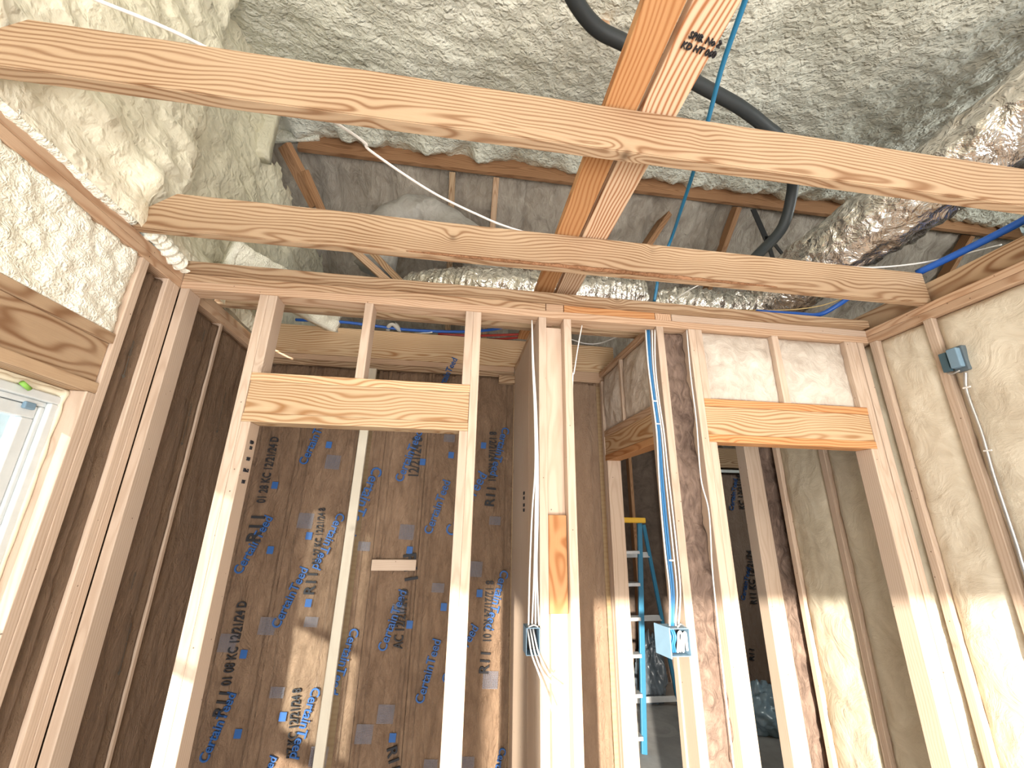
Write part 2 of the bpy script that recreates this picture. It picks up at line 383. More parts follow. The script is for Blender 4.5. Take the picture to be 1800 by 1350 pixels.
# ------------------------------------------------------------------ back wall framing
Y0, Y1 = 0.0, .089
def stud(x0, x1, label, z0=0, z1=ZP, mat='stud', cat='stud', name='wall_stud', y0=Y0, y1=Y1, group='studs of the framed partition wall', **k):
    return board(name, (x0, x1, y0, y1, z0, z1), mat, label, cat, group, **k)
stud(-1.258, -1.222, 'pale end stud of the framed wall, in the left corner beside the brown kraft paper')
stud(-.926, -.888, 'tall stud on the outer left side of the left door opening, sunlit at its foot')
stud(.048, .086, 'tall stud on the outer right side of the left door opening')
stud(-.888, -.850, 'shorter stud under the left end of the left door header', 0, ZH, name='jack_stud')
stud(.010, .048, 'shorter stud under the right end of the left door header', 0, ZH, name='jack_stud')
stud(.370, .408, 'stud left of the recessed post, with white cables running down its left side')
stud(.497, .535, 'slightly bowed stud on the right side of the recessed post')
board('flat_stud', (.408, .497, .051, .089, 0, ZP-.03), 'stud', 'wide flat stud recessed between the two central studs', 'stud', 'studs of the framed partition wall')
stud(.987, 1.025, 'stud with the thick blue cable on its left edge, left of the brown insulation strip')
stud(1.163, 1.201, 'tall stud right of the brown insulation strip, with one white cable down its face')
stud(1.201, 1.239, 'shorter stud under the left end of the right door header', 0, ZH, name='jack_stud')
stud(2.080, 2.118, 'shorter stud under the right end of the right door header', 0, ZH, name='jack_stud')
stud(2.118, 2.156, 'tall stud on the outer right side of the right door opening')
stud(2.161, 2.199, 'last stud of the framed wall, beside the dark gap in the right corner')
board('wood_block', (.412, .494, .022, .0505, 1.37, 1.753), 'orange', 'short darker wood block fixed in the recess of the central post', 'block')
G = 'cripple studs above the door headers'
zt = ZH+.216
stud(-.888, -.850, 'short cripple stud above the left end of the left door header', zt, ZP, name='cripple_stud', group=G)
stud(-.462, -.424, 'short cripple stud alone in the middle above the left door header', zt, ZP, name='cripple_stud', group=G)
stud(.010, .048, 'short cripple stud above the right end of the left door header', zt, ZP, name='cripple_stud', group=G)
stud(1.201, 1.239, 'short cripple stud left of the left fluffy white batt over the right door', zt, ZP, name='cripple_stud', group=G)
stud(1.640, 1.678, 'short cripple stud between the two fluffy white batts over the right door', zt, ZP, name='cripple_stud', group=G)
stud(2.080, 2.118, 'short cripple stud right of the right fluffy white batt over the right door', zt, ZP, name='cripple_stud', group=G)
def header(x0, x1, m1, m2, label, y0=Y0, y1=Y1, loc=None):
    e = empty('door_header', ((x0+x1)/2, (y0+y1)/2, ZH), label, 'header', 'door headers')
    board('bottom_plate', (x0, x1, y0, y1, ZH, ZH+.038), m1, parent=e)
    board('header_board', (x0+.001, x1-.001, y0+.004, y1-.004, ZH+.038, ZH+.178), m2, parent=e)
    board('top_plate', (x0, x1, y0, y1, ZH+.178, ZH+.216), m1, parent=e)
    return e
header(-.888, .048, 'header', 'header', 'pale yellow door header over the left door opening')
header(1.201, 2.118, 'orange', 'header', 'door header with orange top and bottom boards over the right door opening')
# top plates
board('top_plate', (XL, XR, Y0, Y1, ZP, ZP+.038), 'plate', 'lowest top plate of the framed wall, its nailed underside touching the studs', 'plate')
for x0, x1, m, lb in ((XL, .405, 'joist', 'long left piece of the upper top plate over the left door'),
                      (.408, .497, 'plate', 'tiny plate end over the central recessed post'),
                      (.500, .985, 'orange', 'orange middle piece of the upper top plate, between the two tiny plate ends'),
                      (.988, 1.075, 'plate', 'tiny plate end over the blue cable stud'),
                      (1.078, XR, 'stud', 'palest right piece of the upper top plate, over the right door')):
    board('top_plate', (x0, x1, Y0, Y1, ZP+.0385, ZP+.076), m, lb, 'plate', 'pieces of the upper top plate')
board('nailer_board', (XL+.004, XR-.02, -.045, .095, ZP+.0765, ZP+.1145), 'joist', 'flat board lying on the top plates and overhanging the framed wall', 'board')
# ------------------------------------------------------------------ ceiling joists and tie boards
def joist(y, x0, x1, zz, label):
    bm = bmesh.new(); h = .171; c = (x0+x1)/2
    pr = [(x0-.02, 0), (x1, 0), (x1, h), (x0+.12, h), (x0-.02, .045)]
    for s in (-.019, .019):
        vs = [bm.verts.new((a-c, s, b-h/2)) for a, b in pr]; bm.faces.new(vs if s < 0 else vs[::-1])
    bm.verts.ensure_lookup_table(); n = len(pr)
    for i in range(n):
        j = (i+1) % n; bm.faces.new((bm.verts[j], bm.verts[i], bm.verts[n+i], bm.verts[n+j]))
    bmesh.ops.recalc_face_normals(bm, faces=bm.faces[:])
    bmesh.ops.bevel(bm, geom=bm.edges[:], offset=.003, segments=2, affect='EDGES')
    o = fin('ceiling_joist', bm, MW['joist']); o.location = (c, y+.019, zz+h/2)
    return tag(o, label, 'joist', 'ceiling joists crossing the room')
joist(-.920, -1.27, 2.30, ZP+.0765, 'nearer ceiling joist with large round knots, crossing the top of the view')
joist(-.3166, -1.27, 2.262, ZP+.0765, 'farther ceiling joist with a rough bark edge below, just in front of the framed wall')
bark = fibre('bark', (.16, .07, .03), (.42, .22, .12), 30, 1.0, (1, 1, 1), .02)
b2 = [o for o in bpy.data.objects if o.get('label', '').startswith('farther ceiling')][0]
joist(.293, -1.27, 2.262, ZP+.0765, 'ceiling joist behind the top plates, only its lower edge showing above the closets')
k = tube('bark_edge', [(x, -.3166-.001, ZP+.084) for x in [-.25+.12*i for i in range(15)]], .006, bark, parent=b2, seg=8,
     rf=lambda t, a, p: .0015+.009*abs(math.sin(t*math.pi))**.5*(.7+.6*abs(nz((p.x, a, 0), 9))))
k['label'] = 'rough brown bark edge'
GT = 'paired boards lying lengthwise on the joists'
board('tie_board', (.390, .492, -4.0, .84, 2.941, 2.979), 'orange', 'orange board of the lengthwise pair resting on the joists', 'board', GT)
tb = board('tie_board', (.506, .622, -4.0, .30, 2.941, 2.979), 'striped', 'paler striped board of the lengthwise pair, with a black grade stamp', 'board', GT)
# right and left wall top plates
for i, (nm, lb) in enumerate((('lower', 'lower top plate of the right wall, running toward the viewer'), ('upper', 'upper top plate of the right wall, under the joist ends'))):
    board('top_plate', (XR, 2.322, -3.9, .92, ZP+.0385*i, ZP+.038+.0385*i), 'plate', lb, 'plate', 'right wall plates')
    board('top_plate', (-1.35, XL-.002, -3.9, 3.2, ZP+.0385*i, ZP+.038+.0385*i), 'plate',
          ['lower top plate of the left wall, above the window foam and kraft paper', 'upper top plate of the left wall, under the spray foam'][i], 'plate', 'left wall plates')
board('rim_board', (2.285, 2.323, -3.9, .92, ZP+.0775, ZP+.20), 'joist', 'knotty board standing on the right wall plates', 'board')
# ------------------------------------------------------------------ right wall
GR = 'studs of the right wall'
def rstud(y0, y1, lb, z0=0): board('wall_stud', (XR, 2.322, y0, y1, z0, ZP), 'stud', lb, 'stud', GR)
rstud(-.040, -.002, 'first stud of the right wall, in the corner right of the dark gap')
rstud(-.312, -.274, 'right wall stud carrying the grey electrical box')
rstud(.43, .468, 'right wall stud seen through the right door, between two fiberglass bays')
rstud(.80, .838, 'farthest right wall stud seen through the right door')
def puff(axis_len, h, amp, edge=.10, ns=3.):
    def f(u, v, b):
        e = min(u, 1-u)*axis_len; g = min(v, 1-v)*h
        k = (1-math.exp(-e/.03))*(1-math.exp(-g/.04))
        return amp*k*(.75+.5*nz(b, ns))+.004*nz(b, 14)
    return f
GF = 'cream fiberglass batts in the right wall'
def rbatt(y0, y1, lb, mat=FIBR, amp=.028):
    slab('fiberglass_batt', (2.262, y1, .01), (0, y0-y1, 0), (0, 0, ZP-.015), 30, 110, puff(y1-y0, ZP, amp), .058, mat, lb, 'insulation', GF)
rbatt(-.273, -.041, 'narrow cream fiberglass batt between the corner stud and the grey box stud')
rbatt(-1.2, -.313, 'wide cream fiberglass batt right of the grey box stud, at the picture edge', amp=.036)
rbatt(.0, .429, 'bulging fiberglass batt just behind the right door jamb', FIBY, .035)
rbatt(.469, .799, 'wrinkled olive-cream fiberglass batt farther back through the right door', FIBY, .03)
# corner beyond: stud, brown insulation sliver
p = [hit(x, 900, 'Y', .93) for x in (1312, 1343, 1370)]
board('wall_stud', (p[0].x+.02, p[1].x, .88, .97, 0, ZP), 'stud', 'bright stud left of the brown sliver, seen through the right door', 'stud')
slab('brown_batt', (p[1].x+.003, .90, .01), (p[2].x+.03-p[1].x, 0, 0), (0, 0, ZP-.02), 12, 120,
     lambda u, v, b: .035*lump(b, 12)+.02*nz(b, 5)-.02, .07, BRN, 'dark brown insulation sliver seen through the right door opening', 'insulation')
# ------------------------------------------------------------------ insulation in the framed wall
for x0, x1, lb in ((1.2405, 1.6385, 'fluffy white batt in the left bay above the right door'), (1.6795, 2.0785, 'fluffy white batt in the right bay above the right door')):
    slab('fiberglass_batt', (x0, .030, zt+.002), (x1-x0, 0, 0), (0, 0, ZP-zt-.006), 34, 34, puff(x1-x0, ZP-zt, .034, ns=6.), .055, FIB, lb, 'insulation', 'white batts above the right door')
slab('brown_batt', (1.0265, .055, .01), (.135, 0, 0), (0, 0, ZP-.02), 16, 260,
     lambda u, v, b: (.034*lump(b, 13)+.02*nz(b, 6)-.02)*(1-.3*abs(u-.5)), .03, BRN, 'tall strip of matted dark brown insulation between two studs of the framed wall', 'insulation')
# ------------------------------------------------------------------ closet partition and nook
board('partition_plank', (.372, .408, .0905, .281, 0, ZP), 'stud', 'narrow front plank of the closet partition, behind the central studs', 'plank')
pb = board('partition_plank', (.372, .408, .282, .845, 0, ZP), 'stud', 'wide rear plank of the closet partition, with faint grade stamps', 'plank')
board('top_plate', (.372, .461, .0905, .845, ZP+.0005, ZP+.038), 'plate', 'top plate of the closet partition, running back to the beam', 'plate')
board('closet_beam', (-1.255, 1.10, .852, .89, 2.733, 2.935), 'header', 'deep yellow beam across the back of the closets', 'beam')
board('top_plate', (-1.255, .371, .852, .94, 2.694, 2.732), 'plate', 'upper plate under the beam at the back of the left closet', 'plate', 'plates under the closet beam')
board('top_plate', (-1.255, .371, .852, .94, 2.655, 2.693), 'joist', 'lower plate under the beam, touching the kraft paper of the left closet', 'plate', 'plates under the closet beam')
board('top_plate', (.462, 1.07, .852, .94, 2.655, 2.732), 'plate', 'plate under the beam at the back of the narrow nook', 'plate', 'plates under the closet beam')
GY = 'members of the side wall with the narrow doorway'
board('top_plate', (.98, 1.07, .0905, .85, ZP+.0005, ZP+.038), 'plate', 'top plate of the side wall, running back from the blue cable stud', 'plate', GY)
board('wall_stud', (.98, 1.07, .0905, .128, 0, ZP), 'stud', 'near jamb stud of the side doorway, behind the blue cable stud', 'stud', GY)
board('wall_stud', (.98, 1.07, .773, .810, 0, ZH), 'stud', 'far jamb stud of the side doorway, left of the ladder', 'stud', GY)
board('wall_stud', (.98, 1.07, .812, .850, 0, ZP-.036), 'stud', 'stud left of the side doorway, next to the plain kraft paper', 'stud', GY)
e = empty('door_header', (1.02, .45, ZH), 'door header over the narrow side doorway with the ladder behind', 'header', 'door headers')
board('bottom_plate', (.98, 1.07, .129, .8105, ZH, ZH+.038), 'orange', parent=e)
board('header_board', (.984, 1.066, .130, .8105, ZH+.038, ZH+.158), 'header', parent=e)
board('top_plate', (.98, 1.07, .129, .8105, ZH+.158, ZH+.196), 'plate', parent=e)
board('cripple_stud', (.98, 1.07, .475, .50, ZH+.197, ZP), 'stud', 'thin cripple stud between the two batts above the side doorway', 'stud', GY)
for y0, y1, lb in ((.129, .474, 'white batt above the side doorway, nearer the blue cable'), (.501, .811, 'white batt above the side doorway, nearer the beam')):
    slab('fiberglass_batt', (1.0, y1, ZH+.198), (0, y0-y1, 0), (0, 0, ZP-ZH-.202), 26, 30, puff(y1-y0, .39, .03, ns=7.), .05, FIB, lb, 'insulation', 'white batts above the side doorway')
    bpy.context.view_layer.update()
# slab() faces U x V: for (0,-,0)x(0,0,+) that is -X, for (+,0,0)x(0,0,+) that is -Y
# ------------------------------------------------------------------ kraft faced batts
def krdisp(w, amp=.006, seed=0.):
    def f(u, v, b):
        e = min(u, 1-u)*w
        d = 0.
        if e < .022: d = .004
        elif e < .045: d = -.010
        q = Vector((b.x*3+seed, b.y*3, b.z*.8))
        return d+amp*nz(q, 2.2)*min(1, e/.05)+.004*abs(nz((b.x*4, b.y*4+seed, b.z*1.5), 3))-.006*max(0, 1-abs(nz((b.x*5+seed, b.y*5, b.z*1.1), 2.1))*9)*min(1, e/.05)
    return f
def printed(par_o, name, me, c, xdir, n, sx, sy=None, mat=None):
    x = Vector(xdir).normalized(); n = Vector(n).normalized(); y = n.cross(x)
    o = bpy.data.objects.new(name, me); COL.objects.link(o)
    R = Matrix((x, y, n)).transposed().to_4x4()
    o.matrix_world = Matrix.Translation(c) @ R @ Matrix.Diagonal((sx, sy or sx, 1, 1))
    o.parent = par_o; o.matrix_parent_inverse = par_o.matrix_world.inverted()
    return o
TXT = {}
def textmesh(body, mat, bold=0.0):
    k = (body, mat.name)
    if k not in TXT:
        cu = bpy.data.curves.new('t', 'FONT'); cu.body = body; cu.size = 1; cu.extrude = .004; cu.offset = bold; cu.resolution_u = 3
        cu.align_x = 'CENTER'; cu.align_y = 'CENTER'
        o = bpy.data.objects.new('t', cu); COL.objects.link(o); bpy.context.view_layer.update()
        me = bpy.data.meshes.new_from_object(o.evaluated_get(bpy.context.evaluated_depsgraph_get()))
        w = o.dimensions.x; h = o.dimensions.y; bpy.data.objects.remove(o)
        me.materials.clear(); me.materials.append(mat); TXT[k] = (me, w, h)
    return TXT[k]
kb = []
GK = 'brown kraft faced batts on the closet back wall'
for x0, x1, m, lb in ((-1.225, -.935, KRA, 'printed kraft paper batt farthest left on the closet back wall, partly behind the door stud'),
                   (-.935, -.610, KRA, 'printed kraft paper batt left of the foamed closet stud'),
                   (-.528, -.445, KRA, 'narrow kraft paper batt just right of the foamed closet stud'),
                   (-.443, -.185, KRA, 'printed kraft paper batt crossed by a small pale wood block'),
                   (-.183, .062, KRA, 'printed kraft paper batt at the right side of the left door opening'),
                   (.064, .369, KRA, 'printed kraft paper batt in the slot left of the central studs'),
                   (.465, .955, KRC, 'plain unprinted kraft paper batt in the narrow nook')):
    o = slab('kraft_batt', (x0, .862, .01), (x1-x0, 0, 0), (0, 0, 2.64), 44, 120, krdisp(x1-x0, seed=x0*7), .07, m, lb, 'insulation', GK)
    kb.append((x0, x1, o))
bpy.context.view_layer.update()
def kpar(x):
    best = min(kb[:6], key=lambda q: max(q[0]-x, x-q[1], 0)); return best[2]
KY = .8515
def ktext(p0, p1, body, mat, bold=0., fit=1., hs=1., name='printed_text'):
    a, b = hit(p0[0], p0[1], 'Y', KY), hit(p1[0], p1[1], 'Y', KY)
    me, w, h = textmesh(body, mat, bold); L = (b-a).length
    s = L/w*fit; printed(kpar((a.x+b.x)/2), name, me, (a+b)/2, b-a, (0, -1, 0), s, s*hs)
for a, b in (((417, 1008), (474, 908)), ((484, 1103), (536, 998)), ((357, 1340), (409, 1218)), ((430, 1436), (482, 1330)), ((701, 846), (737, 758)),
             ((752, 938), (786, 845)), ((532, 816), (572, 730)), ((671, 1144), (709, 1038)), ((737, 1236), (769, 1124)), ((782, 1200), (836, 1100)), ((790, 940), (850, 832)),
             ((770, 690), (800, 630)),
             ((600, 903), (555, 1000)), ((556, 1209), (516, 1333)), ((664, 822), (615, 940)), ((624, 1105), (585, 1220)), ((889, 752), (867, 836)), ((887, 1003), (859, 1106)), ((884, 1315), (862, 1410))):
    ktext(a, b, 'CertainTeed', INKB, .012, 1, 1.12, 'printed_logo')
for a, b in (((446, 950), (456, 905)), ((544, 1043), (551, 1006)), ((385, 1258), (398, 1215)), ((851, 1182), (855, 1145)), ((861, 888), (865, 856)), ((688, 1316), (694, 1356)), ((719, 976), (722, 1022))):
    ktext(a, b, 'R11', INKK, .02)
for a, b, s in (((398, 1205), (427, 1057), '01 08 KC 12/21/24 D'), ((512, 1332), (523, 1210), '27 KC 12/21/24 8'), ((555, 992), (567, 893), '01-27 KC 12/21/24 8'),
             ((727, 838), (735, 770), '12/21/24 8'), ((700, 1140), (711, 1035), 'AC 12/21/24 D'), ((860, 1022), (855, 1128), '8 12/21/24 KC 01'), ((866, 760), (864, 846), '8 12/21/24 KC 01'), ((459, 884), (484, 768), '01 28 KC 12/21/24 D')):
    ktext(a, b, s, INKK, .012, 1, 1.5)
def rectmesh(name, w, h, mat, lines=0):
    bm = bmesh.new()
    def q(x0, x1, y0, y1):
        vs = [bm.verts.new(p) for p in ((x0, y0, 0), (x1, y0, 0), (x1, y1, 0), (x0, y1, 0))]; bm.faces.new(vs)
    if not lines: q(-w/2, w/2, -h/2, h/2)
    else:
        for i in range(lines):
            y = -h/2+h*i/lines; x = -w/2
            while x < w/2:
                l = random.uniform(.004, .014); q(x, min(x+l, w/2), y, y+h/lines*.55); x += l+.0012
    me = bpy.data.meshes.new(name); bm.to_mesh(me); bm.free(); me.materials.append(mat); return me
sq = rectmesh('blue_square', .034, .040, INKB); nt = rectmesh('fine_print', .085, .085, INKG, 17); nt2 = rectmesh('fine_print', .07, .05, INKG, 11)
for x, y in ((475, 967), (428, 1150), (418, 1290), (497, 1260), (542, 1060), (543, 942), (483, 853), (578, 782), (793, 800), (850, 783), (743, 812), (720, 967), (720, 1098), (780, 1067), (843, 1043), (690, 1297)):
    c = hit(x, y, 'Y', KY); printed(kpar(c.x), 'printed_square', sq, c, (1, 0, -.05), (0, -1, 0), 1.)
for i, (x, y) in enumerate(((585, 812), (547, 1093), (537, 915), (487, 1217), (470, 1100), (790, 770), (715, 935), (770, 1033), (678, 1255), (700, 1070), (862, 1195), (870, 915), (835, 1000), (822, 1340), (560, 1330), (757, 1345), (640, 1290), (640, 960), (400, 1130))):
    c = hit(x, y, 'Y', KY); printed(kpar(c.x), 'fine_print', (nt, nt2)[i % 2], c, (1, 0, -.05), (0, -1, 0), 1.)
# foamed closet stud and small block
bar('closet_stud', (-.590, .835, 0), (-.570, .835, 2.65), .052, .03, wood('whitewashed_stud', (.80, .74, .62), (.74, .68, .55), (.55, .48, .38), .2, .02, nails=False), up=(0, 1, 0),
    label='pale foam-smeared stud standing in front of the kraft paper in the left closet', cat='stud', bev=.004)
board('wood_block', (-.440, -.189, .835, .853, 1.435, 1.494), 'stud', 'small pale wood block nailed across the closet kraft paper', 'block')
board('wood_block', (.262, .371, .812, .851, 2.60, 2.654), 'joist', 'small block under the beam at the top of the slot beside the partition', 'block')
# ------------------------------------------------------------------ left wall: studs, kraft, window
GL = 'studs of the left exterior wall'
board('wall_stud', (-1.35, XL, -.231, -.193, 0, ZP), 'stud', 'stud right of the window header and spray foam, on the left wall', 'stud', GL)
board('wall_stud', (-1.35, XL, -.078, -.040, 0, ZP), 'stud', 'left wall stud at the right edge of the narrow kraft strip', 'stud', GL)
board('wall_stud', (-1.35, XL, -.038, -.001, 0, ZP), 'stud', 'left wall stud pressed against the corner stud of the framed wall', 'stud', GL)
board('wall_stud', (-1.35, XL-.008, .362, .384, 0, ZP), 'stud', 'thin stud edge showing between the kraft papers on the closet side wall', 'stud', GL)
board('jack_stud', (-1.35, XL, -.270, -.232, 0, 2.128), 'stud', 'stud beside the window, under the end of the window header', 'stud', GL)
e = empty('window_header', (-1.305, -.9, 2.128), 'brown grained header above the white window', 'header')
board('bottom_plate', (-1.35, XL, -1.6, -.232, 2.092+.037, 2.167), 'joist', parent=e)
board('header_board', (-1.34, XL-.012, -1.6, -.234, 2.167, 2.318), 'joist', parent=e)
board('top_plate', (-1.35, XL, -1.6, -.232, 2.318, 2.356), 'joist', parent=e)
slab('spray_foam', (-1.285, -1.6, 2.357), (0, 1.368, 0), (0, 0, ZP-2.359), 110, 34,
     lambda u, v, b: .022*lump(b, 16)*(1-math.exp(-min(u, 1-u)*1.4/.02))+.012*lump(b, 45)+.01*nz(b, 4), .06, F_WIN,
     'rough trimmed cream spray foam filling the bay above the window header', 'insulation')
GKL = 'kraft papers on the left wall'
kl = []
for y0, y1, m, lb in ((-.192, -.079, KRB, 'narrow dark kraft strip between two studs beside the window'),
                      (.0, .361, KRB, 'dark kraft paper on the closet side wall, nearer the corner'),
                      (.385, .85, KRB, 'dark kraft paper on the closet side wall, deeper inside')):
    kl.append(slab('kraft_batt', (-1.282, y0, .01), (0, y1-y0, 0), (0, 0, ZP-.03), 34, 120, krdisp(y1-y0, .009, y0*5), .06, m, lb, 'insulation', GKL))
bpy.context.view_layer.update()
# faint printing and arrows on the left kraft
def lprint(o, px, py, L, arrow=True):
    c = hit(px, py, 'X', -1.272)
    bm = bmesh.new()
    for i in range(14):
        x = -.03+.0046*i; h = random.uniform(.006, .013); w = .0026
        vs = [bm.verts.new(p) for p in ((x, -.006, 0), (x+w, -.006, 0), (x+w, -.006+h, 0), (x, -.006+h, 0))]; bm.faces.new(vs)
    if arrow:
        vs = [bm.verts.new(p) for p in ((.04, -.002, 0), (.04+L, -.002, 0), (.04+L, .002, 0), (.04, .002, 0))]; bm.faces.new(vs)
        vs = [bm.verts.new(p) for p in ((.04+L, -.011, 0), (.055+L, 0, 0), (.04+L, .011, 0))]; bm.faces.new(vs)
    me = bpy.data.meshes.new('fine_print'); bm.to_mesh(me); bm.free(); me.materials.append(INKL)
    printed(o, 'fine_print', me, c, (0, .02, -1), (1, 0, 0), 1.)
lprint(kl[0], 232, 612, .07); lprint(kl[0], 215, 885, .05, False); lprint(kl[0], 135, 1075, .12)
lprint(kl[1], 358, 590, .06, False); lprint(kl[1], 335, 720, .12); lprint(kl[1], 235, 1020, .05, False); lprint(kl[1], 228, 1110, .10); lprint(kl[2], 395, 700, .14)
# window
w = empty('window_1', (-1.33, -.9, 1.5), None, None); w['kind'] = 'structure'
Yw0, Yw1, Zw0, Zw1 = -1.50, -.285, .85, 2.098
def wf(nm, y0, y1, z0, z1, x0, x1, m=VINYL, bev=.004): return board(nm, (x0, x1, y0, y1, z0, z1), m, parent=w, bev=bev)
for nm, i0, t, x0, x1 in (('window_frame', 0., .028, -1.385, -1.312), ('window_frame', .028, .016, -1.37, -1.325), ('sash', .046, .040, -1.362, -1.330)):
    a0, a1, c0, c1 = Yw0+i0, Yw1-i0, Zw0+i0, Zw1-i0
    wf(nm, a0, a1, c1-t, c1, x0, x1); wf(nm, a0, a1, c0, c0+t, x0, x1); wf(nm, a0, a0+t, c0+t, c1-t, x0, x1); wf(nm, a1-t, a1, c0+t, c1-t, x0, x1)
wf('sash', Yw0+.086, Yw1-.086, 1.40, 1.44, -1.362, -1.330)
wf('lock_tab', Yw1-.10, Yw1-.065, Zw1-.062, Zw1-.040, -1.330, -1.318, BOXB)
def glass(name, f):
    m, t, B = newmat(name); B.inputs['Roughness'].default_value = .03; B.inputs['Base Color'].default_value = (.75, .85, .88, 1)
    n = N(t, 'ShaderNodeTexNoise', Scale=2.); tc = N(t, 'ShaderNodeTexCoord'); t.links.new(tc.outputs['Object'], n.inputs['Vector'])
    tr = N(t, 'ShaderNodeBsdfTransparent'); t.links.new(ramp(t, n.outputs[0], [(0, (.90, .96, 1)), (1, (.95, 1, 1))]), tr.inputs[0])
    mx = N(t, 'ShaderNodeMixShader'); mx.inputs[0].default_value = f
    t.links.new(B.outputs[0], mx.inputs[1]); t.links.new(tr.outputs[0], mx.inputs[2]); t.links.new(mx.outputs[0], t.nodes['Material Output'].inputs[0]); return m
wf('pane', Yw0+.084, Yw1-.084, 1.44, Zw1-.084, -1.349, -1.343, glass('window_glass_upper', .55), 0)
wf('pane', Yw0+.084, Yw1-.084, Zw0+.084, 1.40, -1.349, -1.343, glass('window_glass', .93), 0)
tube('window_seal', [(-1.322, Yw0, Zw1+.012)]+[(-1.322+.003*math.sin(i), Yw0+.2*i, Zw1+.014+.004*math.sin(i*2.1)) for i in range(1, 6)]+[(-1.322, Yw1-.01, Zw1+.012), (-1.320, Yw1+.004, Zw1-.02), (-1.320, Yw1+.006, 1.7), (-1.322, Yw1+.006, 1.3), (-1.32, Yw1+.006, .9)],
     .013, CREAM, parent=w, rf=lambda t, a, p: .011+.006*nz(p, 18))
board('foam_seal', (-1.35, -1.318, -1.55, -.271, 2.099, 2.128), CREAM, parent=w, bev=.004); board('foam_seal', (-1.35, -1.322, -.284, -.271, .85, 2.098), CREAM, parent=w, bev=.003)
gtape = tube('green_tape', [hit(38, 672, 'X', -1.30), hit(52, 684, 'X', -1.30)], .007, GREEN, 'small green tab of tape above the window frame', 'tape', parent=None, sub=1)
# neighbour house outside
hs = empty('house', (-6, -2.5, 0), 'pale blue-grey sided house outside the left window', 'house')
board('siding', (-6.3, -6.0, -9, 6, 0, 4.6), flat('blue_siding', (.50, .66, .72), .7), parent=hs, bev=.01)
for i in range(1, 32): board('siding_shadow_line', (-6.0, -5.985, -9, 6, .14*i, .14*i+.012), flat('siding_shadow_gap', (.25, .32, .37), .8) if i == 1 else bpy.data.materials['siding_shadow_gap'], parent=hs, bev=0)  # thin dark strips stand in for the shadow lines between siding laps
board('eave', (-6.4, -5.7, -9, 6, 4.6, 4.75), VINYL, parent=hs, bev=.01)

# ------------------------------------------------------------------ cables and boxes
def cable(pts, r, mat, lb, grp='cables on the framed wall', cat='cable', **k): return tube('cable', pts, r, mat, lb, cat, grp, seg=8, **k)
c1 = [(935, 563), (937, 640), (941, 720), (943, 820), (942, 900), (940, 1000), (934, 1100)]
lbs = ['leftmost white cable bowing out toward the central grey box', 'second white cable of the bundle above the central box', 'third white cable of the bundle above the central box', 'rightmost white cable of the bundle above the central box']
for i in range(4):
    pts = []
    for j, (x, y) in enumerate(c1):
        sx = (-3+2.2*i)*(min(j, 4)/4) + (-6*math.sin(max(0, j-3)/3*math.pi*.6) if i == 0 else 0)
        pts.append(hit(x+sx, y, 'Y', -.006 + (.002 if i % 2 else 0)))
    pts[-1] = Vector((.325+.014*i, .004, 1.335)); cable(pts, .0036, WHITE, lbs[i])
bx = empty('outlet_box', (.35, .02, 1.28), 'blue-grey single outlet box on the left side of the central stud, wires hanging out', 'electrical box')
def openbox(x0, x1, y0, y1, z0, z1, e, th=.003):
    board('box_side', (x0, x0+th, y0, y1, z0, z1), BOXB, parent=e, bev=.0008); board('box_side', (x1-th, x1, y0, y1, z0, z1), BOXB, parent=e, bev=.0008)
    board('box_top', (x0, x1, y0, y1, z1-th, z1), BOXB, parent=e, bev=.0008); board('box_bottom', (x0, x1, y0, y1, z0, z0+th), BOXB, parent=e, bev=.0008)
    board('box_back', (x0+th, x1-th, y1-th, y1, z0+th, z1-th), BOXD, parent=e, bev=0)
openbox(.313, .3685, -.010, .060, 1.235, 1.330, bx)
tube('clamp', [(.322, -.004, 1.331), (.345, -.004, 1.338), (.362, -.004, 1.331)], .004, STEEL, parent=bx)
for i, (tail, lb) in enumerate((((972, 1252), 'lower white wire tail hanging from the central box'), ((984, 1212), 'upper white wire tail hanging from the central box'), ((968, 1186), 'short wire tail hanging from the central box'))):
    e2 = hit(tail[0], tail[1], 'Y', -.05)
    cable([(.325+.012*i, .045, 1.325), (.328+.012*i, .01, 1.29), (.335+.014*i, -.018, 1.24), (.36+.018*i, -.035, 1.18), tuple(e2)], .0036, WHITE, lb, 'wire tails of the central box')
# 2-gang box with blue wires
bx2 = empty('outlet_box', (.93, .0, 1.275), 'double blue-grey outlet box on the blue cable stud, coiled blue and white wires inside', 'electrical box')
openbox(.893, .985, -.025, .055, 1.222, 1.322, bx2)
pl = fin('mounting_flange', box_bm(.006, .09, .11, .001), BOXB); pl.location = (.884, .01, 1.272); pl.rotation_euler = (0, 0, .25); par(pl, bx2)
for x in (.905, .916, .925): tube('blue_wire', [(x, .0, 1.318), (x+.004, -.012, 1.29), (x-.003, -.008, 1.26), (x+.004, .0, 1.232)], .0042, BLUE, parent=bx2, seg=8)
tube('white_wire', [(.938, .0, 1.232), (.936, -.016, 1.27), (.939, -.018, 1.300), (.947, -.018, 1.308), (.953, -.018, 1.295), (.946, -.016, 1.262), (.944, -.01, 1.236)], .005, WHITE, parent=bx2, seg=8)
tube('white_wire', [(.962, .0, 1.232), (.960, -.016, 1.27), (.963, -.018, 1.300), (.970, -.018, 1.300), (.974, -.012, 1.24)], .005, WHITE, parent=bx2, seg=8)
tube('clamp', [(.94, -.012, 1.322), (.955, -.014, 1.335), (.975, -.01, 1.324)], .005, STEEL, parent=bx2)
